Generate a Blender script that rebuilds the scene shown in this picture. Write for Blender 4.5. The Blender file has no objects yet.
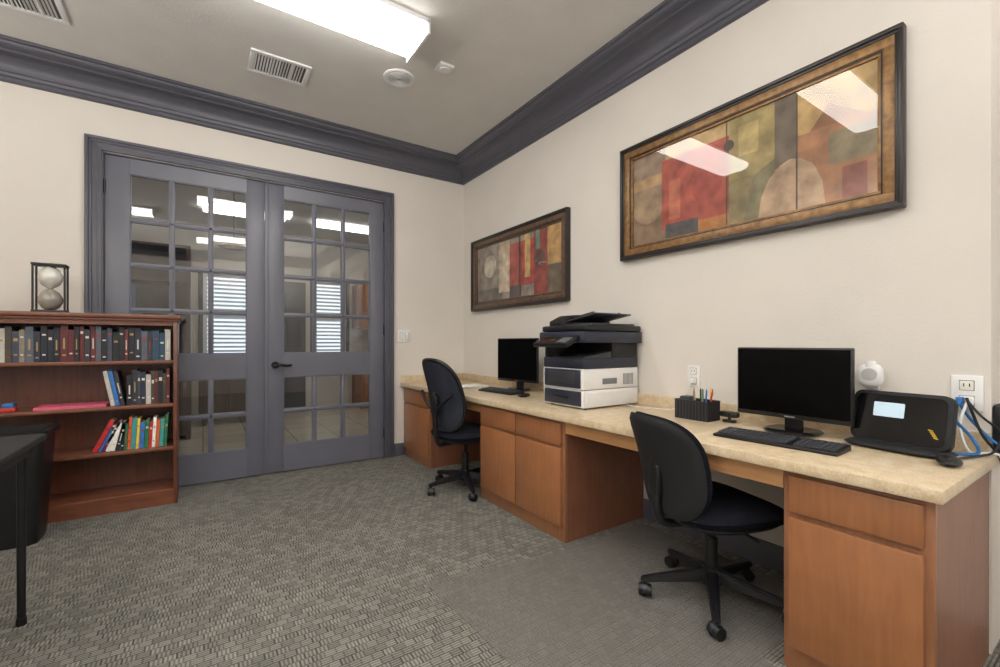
import bpy, bmesh, math, random
from mathutils import Vector, Matrix
random.seed(7)
scene = bpy.context.scene
scene.view_settings.view_transform = 'Standard'

# ------------------------------------------------------------------ materials
def srgb(r, g, b):
    def f(c):
        c /= 255.0
        return c/12.92 if c <= 0.04045 else ((c+0.055)/1.055)**2.4
    return (f(r), f(g), f(b))

def new_mat(name):
    m = bpy.data.materials.new(name)
    m.use_nodes = True
    nt = m.node_tree
    bsdf = nt.nodes.get('Principled BSDF')
    return m, nt, bsdf

def N(nt, t, **kw):
    n = nt.nodes.new(t)
    for k, v in kw.items():
        setattr(n, k, v)
    return n

def mat(name, rgb, rough=0.5, metal=0.0, var=0.08, scale=12.0, bump=0.0, bscale=200.0, stretch=(1, 1, 1), spec=0.5, coat=0.0, detail=4):
    m, nt, b = new_mat(name)
    c = srgb(*rgb)
    tc = N(nt, 'ShaderNodeTexCoord')
    mp = N(nt, 'ShaderNodeMapping')
    mp.inputs['Scale'].default_value = stretch
    nt.links.new(tc.outputs['Object'], mp.inputs['Vector'])
    ns = N(nt, 'ShaderNodeTexNoise')
    ns.inputs['Scale'].default_value = scale
    ns.inputs['Detail'].default_value = detail
    nt.links.new(mp.outputs[0], ns.inputs['Vector'])
    cr = N(nt, 'ShaderNodeValToRGB')
    cr.color_ramp.elements[0].position = 0.3
    cr.color_ramp.elements[1].position = 0.7
    cr.color_ramp.elements[0].color = tuple(max(0, x*(1-var)) for x in c)+(1,)
    cr.color_ramp.elements[1].color = tuple(min(1, x*(1+var)) for x in c)+(1,)
    nt.links.new(ns.outputs['Fac'], cr.inputs['Fac'])
    nt.links.new(cr.outputs['Color'], b.inputs['Base Color'])
    b.inputs['Roughness'].default_value = rough
    b.inputs['Metallic'].default_value = metal
    b.inputs['Specular IOR Level'].default_value = spec
    b.inputs['Coat Weight'].default_value = coat
    if bump > 0:
        n2 = N(nt, 'ShaderNodeTexNoise')
        n2.inputs['Scale'].default_value = bscale
        n2.inputs['Detail'].default_value = 3
        nt.links.new(tc.outputs['Object'], n2.inputs['Vector'])
        bp = N(nt, 'ShaderNodeBump')
        bp.inputs['Strength'].default_value = bump
        bp.inputs['Distance'].default_value = 0.004
        nt.links.new(n2.outputs['Fac'], bp.inputs['Height'])
        nt.links.new(bp.outputs['Normal'], b.inputs['Normal'])
    return m

def emis(name, rgb, strength):
    m, nt, b = new_mat(name)
    b.inputs['Base Color'].default_value = srgb(*rgb)+(1,)
    b.inputs['Emission Color'].default_value = srgb(*rgb)+(1,)
    b.inputs['Emission Strength'].default_value = strength
    return m

def glass(name, refl=1.0, tint=(255, 255, 255), rough=0.0, ior=1.5):
    m, nt, b = new_mat(name)
    nt.nodes.remove(b)
    out = nt.nodes['Material Output']
    tr = N(nt, 'ShaderNodeBsdfTransparent'); tr.inputs[0].default_value = srgb(*tint)+(1,)
    gl = N(nt, 'ShaderNodeBsdfGlossy'); gl.inputs['Roughness'].default_value = rough
    fr = N(nt, 'ShaderNodeFresnel')
    ge = N(nt, 'ShaderNodeNewGeometry')
    # thin pane: same fresnel on both faces
    ma = N(nt, 'ShaderNodeMath', operation='MULTIPLY_ADD'); ma.inputs[1].default_value = (1/ior-ior); ma.inputs[2].default_value = ior
    nt.links.new(ge.outputs['Backfacing'], ma.inputs[0]); nt.links.new(ma.outputs[0], fr.inputs[0])
    mu = N(nt, 'ShaderNodeMath', operation='MULTIPLY'); mu.inputs[1].default_value = refl
    mx = N(nt, 'ShaderNodeMixShader')
    nt.links.new(fr.outputs[0], mu.inputs[0])
    nt.links.new(mu.outputs[0], mx.inputs[0])
    nt.links.new(tr.outputs[0], mx.inputs[1])
    nt.links.new(gl.outputs[0], mx.inputs[2])
    nt.links.new(mx.outputs[0], out.inputs['Surface'])
    return m

def wood(name, rgb, dark=0.75, rough=0.4, axis='Z', coat=0.15, scale=7.0):
    m, nt, b = new_mat(name)
    c = srgb(*rgb)
    tc = N(nt, 'ShaderNodeTexCoord')
    mp = N(nt, 'ShaderNodeMapping')
    s = {'Z': (1, 1, 0.08), 'X': (0.08, 1, 1), 'Y': (1, 0.08, 1)}[axis]
    mp.inputs['Scale'].default_value = s
    nt.links.new(tc.outputs['Object'], mp.inputs['Vector'])
    n1 = N(nt, 'ShaderNodeTexNoise'); n1.inputs['Scale'].default_value = scale*8; n1.inputs['Detail'].default_value = 6; n1.inputs['Distortion'].default_value = 0.4
    n2 = N(nt, 'ShaderNodeTexNoise'); n2.inputs['Scale'].default_value = scale*1.2; n2.inputs['Detail'].default_value = 3
    nt.links.new(mp.outputs[0], n1.inputs['Vector'])
    nt.links.new(tc.outputs['Object'], n2.inputs['Vector'])
    ad = N(nt, 'ShaderNodeMath', operation='MULTIPLY_ADD'); ad.inputs[1].default_value = 0.6
    m2 = N(nt, 'ShaderNodeMath', operation='MULTIPLY'); m2.inputs[1].default_value = 0.4
    nt.links.new(n1.outputs['Fac'], ad.inputs[0]); nt.links.new(n2.outputs['Fac'], m2.inputs[0]); nt.links.new(m2.outputs[0], ad.inputs[2])
    cr = N(nt, 'ShaderNodeValToRGB')
    cr.color_ramp.elements[0].position = 0.35; cr.color_ramp.elements[1].position = 0.62
    cr.color_ramp.elements[0].color = tuple(x*dark for x in c)+(1,)
    cr.color_ramp.elements[1].color = tuple(min(1, x*1.08) for x in c)+(1,)
    nt.links.new(ad.outputs[0], cr.inputs['Fac'])
    nt.links.new(cr.outputs['Color'], b.inputs['Base Color'])
    b.inputs['Roughness'].default_value = rough
    b.inputs['Coat Weight'].default_value = coat
    b.inputs['Coat Roughness'].default_value = 0.25
    return m

def carpet_mat():
    m, nt, b = new_mat('carpet_woven')
    tc = N(nt, 'ShaderNodeTexCoord')
    sp = N(nt, 'ShaderNodeSeparateXYZ')
    nt.links.new(tc.outputs['Object'], sp.inputs[0])
    L = nt.links.new
    def M(op, a, bb=None, c=None):
        n = N(nt, 'ShaderNodeMath', operation=op)
        for i, v in enumerate((a, bb, c)):
            if v is None: continue
            if isinstance(v, (int, float)): n.inputs[i].default_value = v
            else: L(v, n.inputs[i])
        return n.outputs[0]
    CX, CY = 0.040, 0.036
    yrow = M('FLOOR', M('DIVIDE', sp.outputs['Y'], CY))
    odd = M('MODULO', M('ABSOLUTE', yrow), 2.0)
    xs = M('ADD', M('DIVIDE', sp.outputs['X'], CX), M('MULTIPLY', odd, 0.5))
    xcol = M('FLOOR', xs)
    cmb = N(nt, 'ShaderNodeCombineXYZ'); L(xcol, cmb.inputs[0]); L(yrow, cmb.inputs[1])
    wn = N(nt, 'ShaderNodeTexWhiteNoise', noise_dimensions='3D'); L(cmb.outputs[0], wn.inputs['Vector'])
    # stripes inside each block : orientation by random
    sx = M('FRACT', M('MULTIPLY', xs, 3.0))
    sy = M('FRACT', M('MULTIPLY', M('DIVIDE', sp.outputs['Y'], CY), 3.0))
    pick = M('GREATER_THAN', wn.outputs['Value'], 0.6)
    stripe = M('ADD', M('MULTIPLY', sx, pick), M('MULTIPLY', sy, M('SUBTRACT', 1.0, pick)))
    st = M('GREATER_THAN', stripe, 0.45)
    wn2 = N(nt, 'ShaderNodeTexWhiteNoise', noise_dimensions='3D')
    cm2 = N(nt, 'ShaderNodeCombineXYZ'); L(yrow, cm2.inputs[0]); L(xcol, cm2.inputs[1]); cm2.inputs[2].default_value = 3.3
    L(cm2.outputs[0], wn2.inputs['Vector'])
    ns = N(nt, 'ShaderNodeTexNoise'); ns.inputs['Scale'].default_value = 260; ns.inputs['Detail'].default_value = 2
    L(tc.outputs['Object'], ns.inputs['Vector'])
    nl = N(nt, 'ShaderNodeTexNoise'); nl.inputs['Scale'].default_value = 1.3
    L(tc.outputs['Object'], nl.inputs['Vector'])
    # darker joints between the woven blocks
    fx = M('FRACT', xs); fy = M('FRACT', M('DIVIDE', sp.outputs['Y'], CY))
    joint = M('MAXIMUM', M('LESS_THAN', fx, 0.14), M('LESS_THAN', fy, 0.16))
    f = M('ADD', M('MULTIPLY', st, 0.30), M('MULTIPLY', wn2.outputs['Value'], 0.20))
    f = M('ADD', f, M('MULTIPLY', ns.outputs['Fac'], 0.44))
    f = M('ADD', f, M('MULTIPLY', joint, -0.22))
    f = M('ADD', f, M('MULTIPLY', M('SUBTRACT', nl.outputs['Fac'], 0.5), 0.12))
    cr = N(nt, 'ShaderNodeValToRGB')
    e = cr.color_ramp.elements
    e[0].position = 0.1; e[0].color = srgb(72, 72, 69)+(1,)
    e[1].position = 0.95; e[1].color = srgb(168, 165, 155)+(1,)
    mid = e.new(0.5); mid.color = srgb(119, 117, 110)+(1,)
    L(f, cr.inputs['Fac']); L(cr.outputs['Color'], b.inputs['Base Color'])
    b.inputs['Roughness'].default_value = 0.95
    b.inputs['Specular IOR Level'].default_value = 0.1
    bp = N(nt, 'ShaderNodeBump'); bp.inputs['Strength'].default_value = 0.35; bp.inputs['Distance'].default_value = 0.004
    L(f, bp.inputs['Height']); L(bp.outputs['Normal'], b.inputs['Normal'])
    return m

def tile_mat():
    m, nt, b = new_mat('tile_floor')
    tc = N(nt, 'ShaderNodeTexCoord')
    br = N(nt, 'ShaderNodeTexBrick')
    br.offset = 0.0
    br.inputs['Color1'].default_value = srgb(196, 184, 166)+(1,)
    br.inputs['Color2'].default_value = srgb(182, 170, 152)+(1,)
    br.inputs['Mortar'].default_value = srgb(140, 130, 118)+(1,)
    br.inputs['Scale'].default_value = 1.0
    br.inputs['Mortar Size'].default_value = 0.006
    br.inputs['Brick Width'].default_value = 0.45
    br.inputs['Row Height'].default_value = 0.45
    nt.links.new(tc.outputs['Object'], br.inputs['Vector'])
    nt.links.new(br.outputs['Color'], b.inputs['Base Color'])
    b.inputs['Roughness'].default_value = 0.25
    return m

def laminate_mat():
    m, nt, b = new_mat('laminate_speckled')
    tc = N(nt, 'ShaderNodeTexCoord')
    n1 = N(nt, 'ShaderNodeTexNoise'); n1.inputs['Scale'].default_value = 160; n1.inputs['Detail'].default_value = 5
    n2 = N(nt, 'ShaderNodeTexNoise'); n2.inputs['Scale'].default_value = 22; n2.inputs['Detail'].default_value = 5
    for n in (n1, n2): nt.links.new(tc.outputs['Object'], n.inputs['Vector'])
    ad = N(nt, 'ShaderNodeMath', operation='ADD'); nt.links.new(n1.outputs[0], ad.inputs[0]); nt.links.new(n2.outputs[0], ad.inputs[1])
    cr = N(nt, 'ShaderNodeValToRGB')
    e = cr.color_ramp.elements
    e[0].position = 0.38; e[0].color = srgb(194, 170, 136)+(1,)
    e[1].position = 0.60; e[1].color = srgb(216, 199, 170)+(1,)
    hv = N(nt, 'ShaderNodeMath', operation='MULTIPLY'); hv.inputs[1].default_value = 0.5
    nt.links.new(ad.outputs[0], hv.inputs[0]); nt.links.new(hv.outputs[0], cr.inputs['Fac'])
    nt.links.new(cr.outputs['Color'], b.inputs['Base Color'])
    b.inputs['Roughness'].default_value = 0.3
    return m

M_wall = mat('wall_paint', (220, 214, 206), 0.85, var=0.02, scale=3, bump=0.25, bscale=90)
M_wall2 = mat('wall_paint_warm', (198, 190, 178), 0.85, var=0.03, scale=3)
M_ceil = mat('ceiling_paint', (216, 213, 209), 0.9, var=0.03, scale=4, bump=0.35, bscale=60)
M_trim = mat('trim_paint_slate', (86, 86, 96), 0.38, var=0.05, scale=6)
M_door = mat('door_paint_slate', (104, 105, 116), 0.35, var=0.05, scale=5)
M_carpet = carpet_mat()
M_tile = tile_mat()
M_lam = laminate_mat()
M_cab = wood('cabinet_wood', (148, 100, 68), 0.78)
M_cabd = wood('cabinet_door_wood', (156, 103, 66), 0.85, rough=0.35)
M_cabside = wood('cabinet_side_wood', (136, 88, 66), 0.82)
M_apron = wood('apron_wood', (196, 146, 98), 0.85, axis='Y')
M_book = wood('bookcase_wood', (124, 74, 52), 0.66, axis='X', rough=0.35)
M_bookv = wood('bookcase_wood_upright', (110, 64, 46), 0.66, axis='Z', rough=0.35)
M_dkwood = wood('dark_wood', (82, 56, 44), 0.6)
M_black = mat('black_plastic', (20, 20, 23), 0.4, var=0.15)
M_blackm = mat('black_matte', (25, 26, 29), 0.7, var=0.15, scale=40)
M_gloss = mat('black_gloss', (12, 12, 14), 0.12, var=0.1)
M_screen = mat('screen_black', (4, 4, 5), 0.25, var=0.1, spec=0.15)
M_fabric = mat('chair_fabric', (24, 26, 34), 0.9, var=0.25, scale=120, bump=0.3, bscale=350, spec=0.15)
M_mesh = mat('chair_mesh', (50, 53, 63), 0.85, var=0.35, scale=160, bump=0.3, bscale=400, spec=0.15)
M_white = mat('white_plastic', (230, 230, 230), 0.4, var=0.02)
M_cream = mat('cream_plastic', (236, 232, 222), 0.4, var=0.02)
M_navy = mat('printer_navy', (42, 46, 60), 0.4, var=0.08)
M_dgrey = mat('dark_grey_plastic', (54, 56, 63), 0.45, var=0.08)
M_grey = mat('grey_plastic', (120, 122, 128), 0.45, var=0.05)
M_metal = mat('brushed_metal', (150, 150, 152), 0.3, metal=1.0, var=0.05)
M_dmetal = mat('dark_metal', (45, 42, 42), 0.3, metal=0.8, var=0.1)
M_vent = mat('vent_white', (228, 228, 228), 0.5, var=0.02)
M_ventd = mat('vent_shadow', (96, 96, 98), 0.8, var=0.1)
M_light = emis('fluorescent_diffuser', (255, 253, 248), 13.5)
M_light2 = emis('panel_light', (255, 252, 246), 6.0)
M_glassd = glass('window_glass', 1.5)
M_glassdoor = glass('door_glass', 2.4, tint=(226, 228, 230))
M_glassp = glass('picture_glass', 1.15)
M_gold = mat('frame_gold', (138, 104, 66), 0.4, metal=0.25, var=0.35, scale=35, stretch=(1, 1, 1))
M_fblack = mat('frame_black', (42, 37, 37), 0.35, var=0.2)
M_mat_paper = mat('paper', (236, 235, 230), 0.8, var=0.02)
M_blue = mat('cable_blue', (40, 110, 175), 0.5)
M_cabw = mat('cable_white', (225, 225, 222), 0.5)
M_pages = mat('book_pages', (215, 205, 185), 0.8, var=0.1, scale=80)
M_yellow = mat('yellow_plastic', (230, 190, 50), 0.5)
M_red = mat('red_plastic', (180, 50, 45), 0.5)
M_grn = mat('green_plastic', (70, 130, 80), 0.5)
M_lcd = emis('lcd_lit', (178, 200, 214), 0.4)
M_silver = mat('globe_silver', (215, 213, 206), 0.25, var=0.1, metal=0.1)
M_gun = mat('globe_dark', (150, 144, 134), 0.25, var=0.25, metal=0.1)
M_globe_lens = mat('plug_lens', (190, 190, 188), 0.3, var=0.05)

# clear chair mat: mostly transparent with milky film
m, nt, b = new_mat('chair_mat_vinyl')
tr = N(nt, 'ShaderNodeBsdfTransparent')
b.inputs['Base Color'].default_value = srgb(142, 139, 133)+(1,)
b.inputs['Roughness'].default_value = 0.35
mx = N(nt, 'ShaderNodeMixShader'); mx.inputs[0].default_value = 0.36
nt.links.new(tr.outputs[0], mx.inputs[1]); nt.links.new(b.outputs[0], mx.inputs[2])
nt.links.new(mx.outputs[0], nt.nodes['Material Output'].inputs['Surface'])
M_vinyl = m

# ------------------------------------------------------------------ builder
class B:
    def __init__(s, name, mtx=None):
        s.name = name; s.bm = bmesh.new(); s.mats = []; s.mtx = mtx or Matrix.Identity(4)
    def mi(s, m):
        if m not in s.mats: s.mats.append(m)
        return s.mats.index(m)
    def add(s, tb, m, smooth=False, mtx=None):
        i = s.mi(m)
        if mtx is not None: bmesh.ops.transform(tb, matrix=mtx, verts=tb.verts)
        bmesh.ops.recalc_face_normals(tb, faces=tb.faces)
        mp = {}
        for v in tb.verts: mp[v] = s.bm.verts.new(v.co)
        for f in tb.faces:
            try:
                nf = s.bm.faces.new([mp[v] for v in f.verts])
                nf.material_index = i; nf.smooth = smooth
            except ValueError: pass
        tb.free()
    def box(s, x0, x1, y0, y1, z0, z1, m, bev=0.0, mtx=None, seg=2):
        tb = bmesh.new()
        bmesh.ops.create_cube(tb, size=1.0)
        for v in tb.verts:
            v.co = Vector(((x0+x1)/2+v.co.x*(x1-x0), (y0+y1)/2+v.co.y*(y1-y0), (z0+z1)/2+v.co.z*(z1-z0)))
        if bev > 0:
            bmesh.ops.bevel(tb, geom=tb.edges[:], offset=bev, segments=seg, affect='EDGES', profile=0.5)
        s.add(tb, m, bev > 0, mtx)
    def quad(s, pts, m, mtx=None):
        tb = bmesh.new(); tb.faces.new([tb.verts.new(p) for p in pts]); s.add(tb, m, False, mtx)
    def cyl(s, p0, p1, r0, r1, m, seg=24, mtx=None, smooth=True):
        p0 = Vector(p0); p1 = Vector(p1); d = p1-p0
        tb = bmesh.new()
        bmesh.ops.create_cone(tb, cap_ends=True, segments=seg, radius1=r0, radius2=r1, depth=d.length)
        q = d.to_track_quat('Z', 'Y').to_matrix().to_4x4()
        bmesh.ops.transform(tb, matrix=Matrix.Translation((p0+p1)/2) @ q, verts=tb.verts)
        s.add(tb, m, smooth, mtx)
    def sph(s, c, r, m, sc=(1, 1, 1), mtx=None):
        tb = bmesh.new()
        bmesh.ops.create_uvsphere(tb, u_segments=24, v_segments=14, radius=r)
        for v in tb.verts: v.co = Vector((c[0]+v.co.x*sc[0], c[1]+v.co.y*sc[1], c[2]+v.co.z*sc[2]))
        s.add(tb, m, True, mtx)
    def poly(s, pts, ext, m, mtx=None, bev=0.0, smooth=False):
        """extrude polygon (3d pts) by vector ext"""
        tb = bmesh.new()
        vs = [tb.verts.new(p) for p in pts]
        f = tb.faces.new(vs)
        r = bmesh.ops.extrude_face_region(tb, geom=[f])
        bmesh.ops.translate(tb, vec=Vector(ext), verts=[g for g in r['geom'] if isinstance(g, bmesh.types.BMVert)])
        if bev > 0:
            bmesh.ops.recalc_face_normals(tb, faces=tb.faces)
            bmesh.ops.bevel(tb, geom=tb.edges[:], offset=bev, segments=2, affect='EDGES', profile=0.5)
        s.add(tb, m, smooth or bev > 0, mtx)
    def tube(s, pts, r, m, seg=10, mtx=None, sub=6, closed=False):
        P = [Vector(p) for p in pts]
        if sub > 1 and len(P) > 2:
            Q = []
            n = len(P)
            rng = range(n if closed else n-1)
            for i in rng:
                p0 = P[(i-1) % n] if (closed or i > 0) else P[0]
                p1 = P[i]; p2 = P[(i+1) % n]
                p3 = P[(i+2) % n] if (closed or i+2 < n) else P[-1]
                for k in range(sub):
                    t = k/sub
                    Q.append(0.5*((2*p1)+(-p0+p2)*t+(2*p0-5*p1+4*p2-p3)*t*t+(-p0+3*p1-3*p2+p3)*t**3))
            if not closed: Q.append(P[-1])
            P = Q
        tb = bmesh.new(); rings = []
        n = len(P); up = Vector((0, 0, 1))
        for i, p in enumerate(P):
            if closed: d = P[(i+1) % n]-P[(i-1) % n]
            else: d = P[min(i+1, n-1)]-P[max(i-1, 0)]
            d.normalize()
            if abs(d.dot(up)) > 0.97: a = Vector((1, 0, 0))
            else: a = up
            x = d.cross(a).normalized(); y = x.cross(d).normalized()
            rings.append([tb.verts.new(p+(x*math.cos(2*math.pi*k/seg)+y*math.sin(2*math.pi*k/seg))*r) for k in range(seg)])
        for i in range(n if closed else n-1):
            A = rings[i]; C = rings[(i+1) % n]
            for k in range(seg):
                tb.faces.new([A[k], A[(k+1) % seg], C[(k+1) % seg], C[k]])
        if not closed:
            tb.faces.new(rings[0]); tb.faces.new(rings[-1])
        s.add(tb, m, True, mtx)
    def pillow(s, w, h, th, m, fn=None, n=3.0, mtx=None, rings=9, seg=40, edge=4.0, taper=0.0):
        """cushion in local XY(w,h), thickness along z; fn(x,y)->z offset"""
        tb = bmesh.new()
        def pt(r, a, side):
            ca, sa = math.cos(a), math.sin(a)
            x = abs(ca)**(2/n)*math.copysign(1, ca)*r
            y = abs(sa)**(2/n)*math.copysign(1, sa)*r
            X = x*w/2*(1+taper*y); Y = y*h/2
            z = side*th/2*max(0, 1-r**edge)**0.5
            if fn: z += fn(X, Y)
            return (X, Y, z)
        def side(sd, outer):
            prev = outer
            for i in range(rings-1, 0, -1):
                r = (i/rings)**0.6
                cur = [tb.verts.new(pt(r, 2*math.pi*k/seg, sd)) for k in range(seg)]
                for k in range(seg):
                    tb.faces.new([prev[k], prev[(k+1) % seg], cur[(k+1) % seg], cur[k]])
                prev = cur
            c = tb.verts.new(pt(0, 0, sd))
            for k in range(seg): tb.faces.new([prev[k], prev[(k+1) % seg], c])
        outer = [tb.verts.new(pt(1, 2*math.pi*k/seg, 0)) for k in range(seg)]
        side(1, outer); side(-1, outer)
        s.add(tb, m, True, mtx)
    def lathe(s, prof, c, m, seg=28, mtx=None):
        tb = bmesh.new(); R = []
        for r, z in prof:
            R.append([tb.verts.new((c[0]+r*math.cos(2*math.pi*k/seg), c[1]+r*math.sin(2*math.pi*k/seg), c[2]+z)) for k in range(seg)])
        for i in range(len(R)-1):
            for k in range(seg): tb.faces.new([R[i][k], R[i][(k+1) % seg], R[i+1][(k+1) % seg], R[i+1][k]])
        tb.faces.new(R[0]); tb.faces.new(R[-1])
        s.add(tb, m, True, mtx)
    def done(s, ang=35):
        me = bpy.data.meshes.new(s.name)
        bmesh.ops.transform(s.bm, matrix=s.mtx, verts=s.bm.verts)
        s.bm.to_mesh(me); s.bm.free()
        for m_ in s.mats: me.materials.append(m_)
        try: me.set_sharp_from_angle(angle=math.radians(ang))
        except Exception: pass
        o = bpy.data.objects.new(s.name, me)
        scene.collection.objects.link(o)
        return o

# ------------------------------------------------------------------ room dims
XR, YB, ZC = 2.356, 4.235, 3.05
XL, YF = -3.0, -2.6
WT = 0.14
OX0, OX1, OZ = -0.60, 1.478, 2.495    # door opening

b = B('floor'); b.box(XL-WT, XR+0.6, YF-WT, YB+WT/2, -0.1, 0, M_carpet); b.done()
b = B('ceiling'); b.box(XL-WT, XR+0.6, YF-WT, YB+WT, ZC, ZC+0.1, M_ceil); b.done()
b = B('wall_back')
b.box(XL-WT, OX0, YB, YB+WT, 0, ZC, M_wall)
b.box(OX1, XR+WT, YB, YB+WT, 0, ZC, M_wall)
b.box(OX0, OX1, YB, YB+WT, OZ, ZC, M_wall)
b.done()
# right wall with window alcove nearer than the desk end
AY0, AY1, AX, AZ = -1.5, 0.345, 2.56, 2.62
WY0, WY1, WZ0, WZ1 = -1.25, 0.02, 0.85, 2.35
b = B('wall_right')
b.box(XR, XR+WT, AY1, YB, 0, ZC, M_wall)
b.box(XR, XR+WT, YF, AY0, 0, ZC, M_wall)
b.box(XR, XR+WT, AY0, AY1, AZ, ZC, M_wall)
b.box(AX, AX+WT, AY0-0.1, AY1+0.1, 0, WZ0, M_wall)
b.box(AX, AX+WT, AY0-0.1, AY1+0.1, WZ1, AZ+0.1, M_wall)
b.box(AX, AX+WT, AY0-0.1, WY0, WZ0, WZ1, M_wall)
b.box(AX, AX+WT, WY1, AY1+0.1, WZ0, WZ1, M_wall)
b.box(XR+WT, AX, AY1, AY1+0.1, 0, AZ, M_wall)
b.box(XR+WT, AX, AY0-0.1, AY0, 0, AZ, M_wall)
b.box(XR+WT, AX+WT, AY0-0.1, AY1+0.1, AZ, AZ+0.1, M_wall)
b.done()
b = B('wall_left'); b.box(XL-WT, XL, YF, YB, 0, ZC, M_wall); b.done()
# front wall (behind camera) with two windows
b = B('wall_front')
FW = [(-2.3, -1.0), (0.2, 1.5)]
b.box(XL-WT, XR+WT, YF-WT, YF, 0, 0.8, M_wall)
b.box(XL-WT, XR+WT, YF-WT, YF, 2.3, ZC, M_wall)
xs = [XL-WT, FW[0][0], FW[0][1], FW[1][0], FW[1][1], XR+WT]
for i in (0, 2, 4): b.box(xs[i], xs[i+1], YF-WT, YF, 0.8, 2.3, M_wall)
b.done()
def window(name, plane, c, a0, a1, z0, z1, step=0.05, slat=0.003):
    """plane 'X' or 'Y' at coordinate c, spanning a0..a1"""
    b = B(name)
    def bx(p0, p1, u0, u1, w0, w1, m):
        if plane == 'Y': b.box(u0, u1, p0, p1, w0, w1, m)
        else: b.box(p0, p1, u0, u1, w0, w1, m)
    f = 0.05
    bx(c, c+0.05, a0, a1, z0, z0+f, M_white); bx(c, c+0.05, a0, a1, z1-f, z1, M_white)
    bx(c, c+0.05, a0, a0+f, z0+f, z1-f, M_white); bx(c, c+0.05, a1-f, a1, z0+f, z1-f, M_white)
    bx(c+0.01, c+0.04, a0+f, a1-f, (z0+z1)/2-0.02, (z0+z1)/2+0.02, M_white)
    if plane == 'Y': b.quad([(a0+f, c+0.025, z0+f), (a1-f, c+0.025, z0+f), (a1-f, c+0.025, z1-f), (a0+f, c+0.025, z1-f)], M_glassd)
    else: b.quad([(c+0.025, a0+f, z0+f), (c+0.025, a1-f, z0+f), (c+0.025, a1-f, z1-f), (c+0.025, a0+f, z1-f)], M_glassd)
    z = z0+0.08
    while z < z1-0.06:
        bx(c-0.02, c+0.018, a0+f, a1-f, z, z+slat, M_white)
        z += step
    return b.done()
window('window_1', 'Y', YF-0.09, FW[0][0], FW[0][1], 0.8, 2.3)
window('window_2', 'Y', YF-0.09, FW[1][0], FW[1][1], 0.8, 2.3)
window('window_3', 'X', AX+0.03, WY0, WY1, WZ0, WZ1)

# crown moulding swept round the room
prof = [(0, 2.835), (0.014, 2.835), (0.022, 2.842), (0.022, 2.864), (0.032, 2.870), (0.036, 2.888)]
for i in range(9):   # cove
    t = i/8
    prof.append((0.044+0.083*(1-math.cos(t*math.pi/2)), 2.893+0.085*math.sin(t*math.pi/2)))
prof += [(0.137, 2.980), (0.137, 2.994), (0.147, 2.998)]
for i in range(7):
    t = i/6
    prof.append((0.150+0.030*math.sin(t*math.pi/2), 3.000+0.028*(1-math.cos(t*math.pi/2))))
prof += [(0.188, 3.030), (0.196, 3.034), (0.196, ZC), (0, ZC)]
b = B('trim_1')
tb = bmesh.new()
cor = [(XL, YB, 1, -1), (XR, YB, -1, -1), (XR, YF, -1, 1), (XL, YF, 1, 1)]
R = [[tb.verts.new((x+sx*d, y+sy*d, z)) for d, z in prof] for x, y, sx, sy in cor]
for i in range(4):
    A = R[i]; C = R[(i+1) % 4]
    for k in range(len(prof)-1): tb.faces.new([A[k], A[k+1], C[k+1], C[k]])
b.add(tb, M_trim, True); b.done(25)

# baseboards
def base(name, x0, x1, y0, y1):
    b = B(name); b.box(x0, x1, y0, y1, 0, 0.125, M_trim, 0.003); return b.done()
base('baseboard_back', 1.562, 1.676, YB-0.016, YB)
base('baseboard_back', XL, -0.70, YB-0.016, YB)
base('baseboard_right', XR-0.016, XR, 0.74, 1.855)
base('baseboard_right', XR-0.016, XR, 2.765, 3.625)
base('baseboard_left', XL, XL+0.016, YF, YB-0.02)

# door casing
b = B('trim_2')
ox0, ox1, oz = -0.692, 1.561, 2.59
def casing(d0, d1, th):
    # band from outer offset d0 to d1 (inwards)
    b.box(ox0+d0, ox0+d1, YB-th, YB, 0, oz-d0, M_trim, 0.002)
    b.box(ox1-d1, ox1-d0, YB-th, YB, 0, oz-d0, M_trim, 0.002)
    b.box(ox0+d1, ox1-d1, YB-th, YB, oz-d1, oz-d0, M_trim, 0.002)
casing(0, 0.020, 0.034); casing(0.020, 0.036, 0.024); casing(0.036, 0.070, 0.018); casing(0.070, 0.0915, 0.024)
b.done()
b = B('trim_3')   # jamb + head lining
b.box(OX0, OX0+0.006, YB, YB+WT, 0, OZ, M_trim); b.box(OX1-0.006, OX1, YB, YB+WT, 0, OZ, M_trim)
b.box(OX0+0.006, OX1-0.006, YB, YB+WT, OZ-0.008, OZ, M_trim)
b.done()

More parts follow.
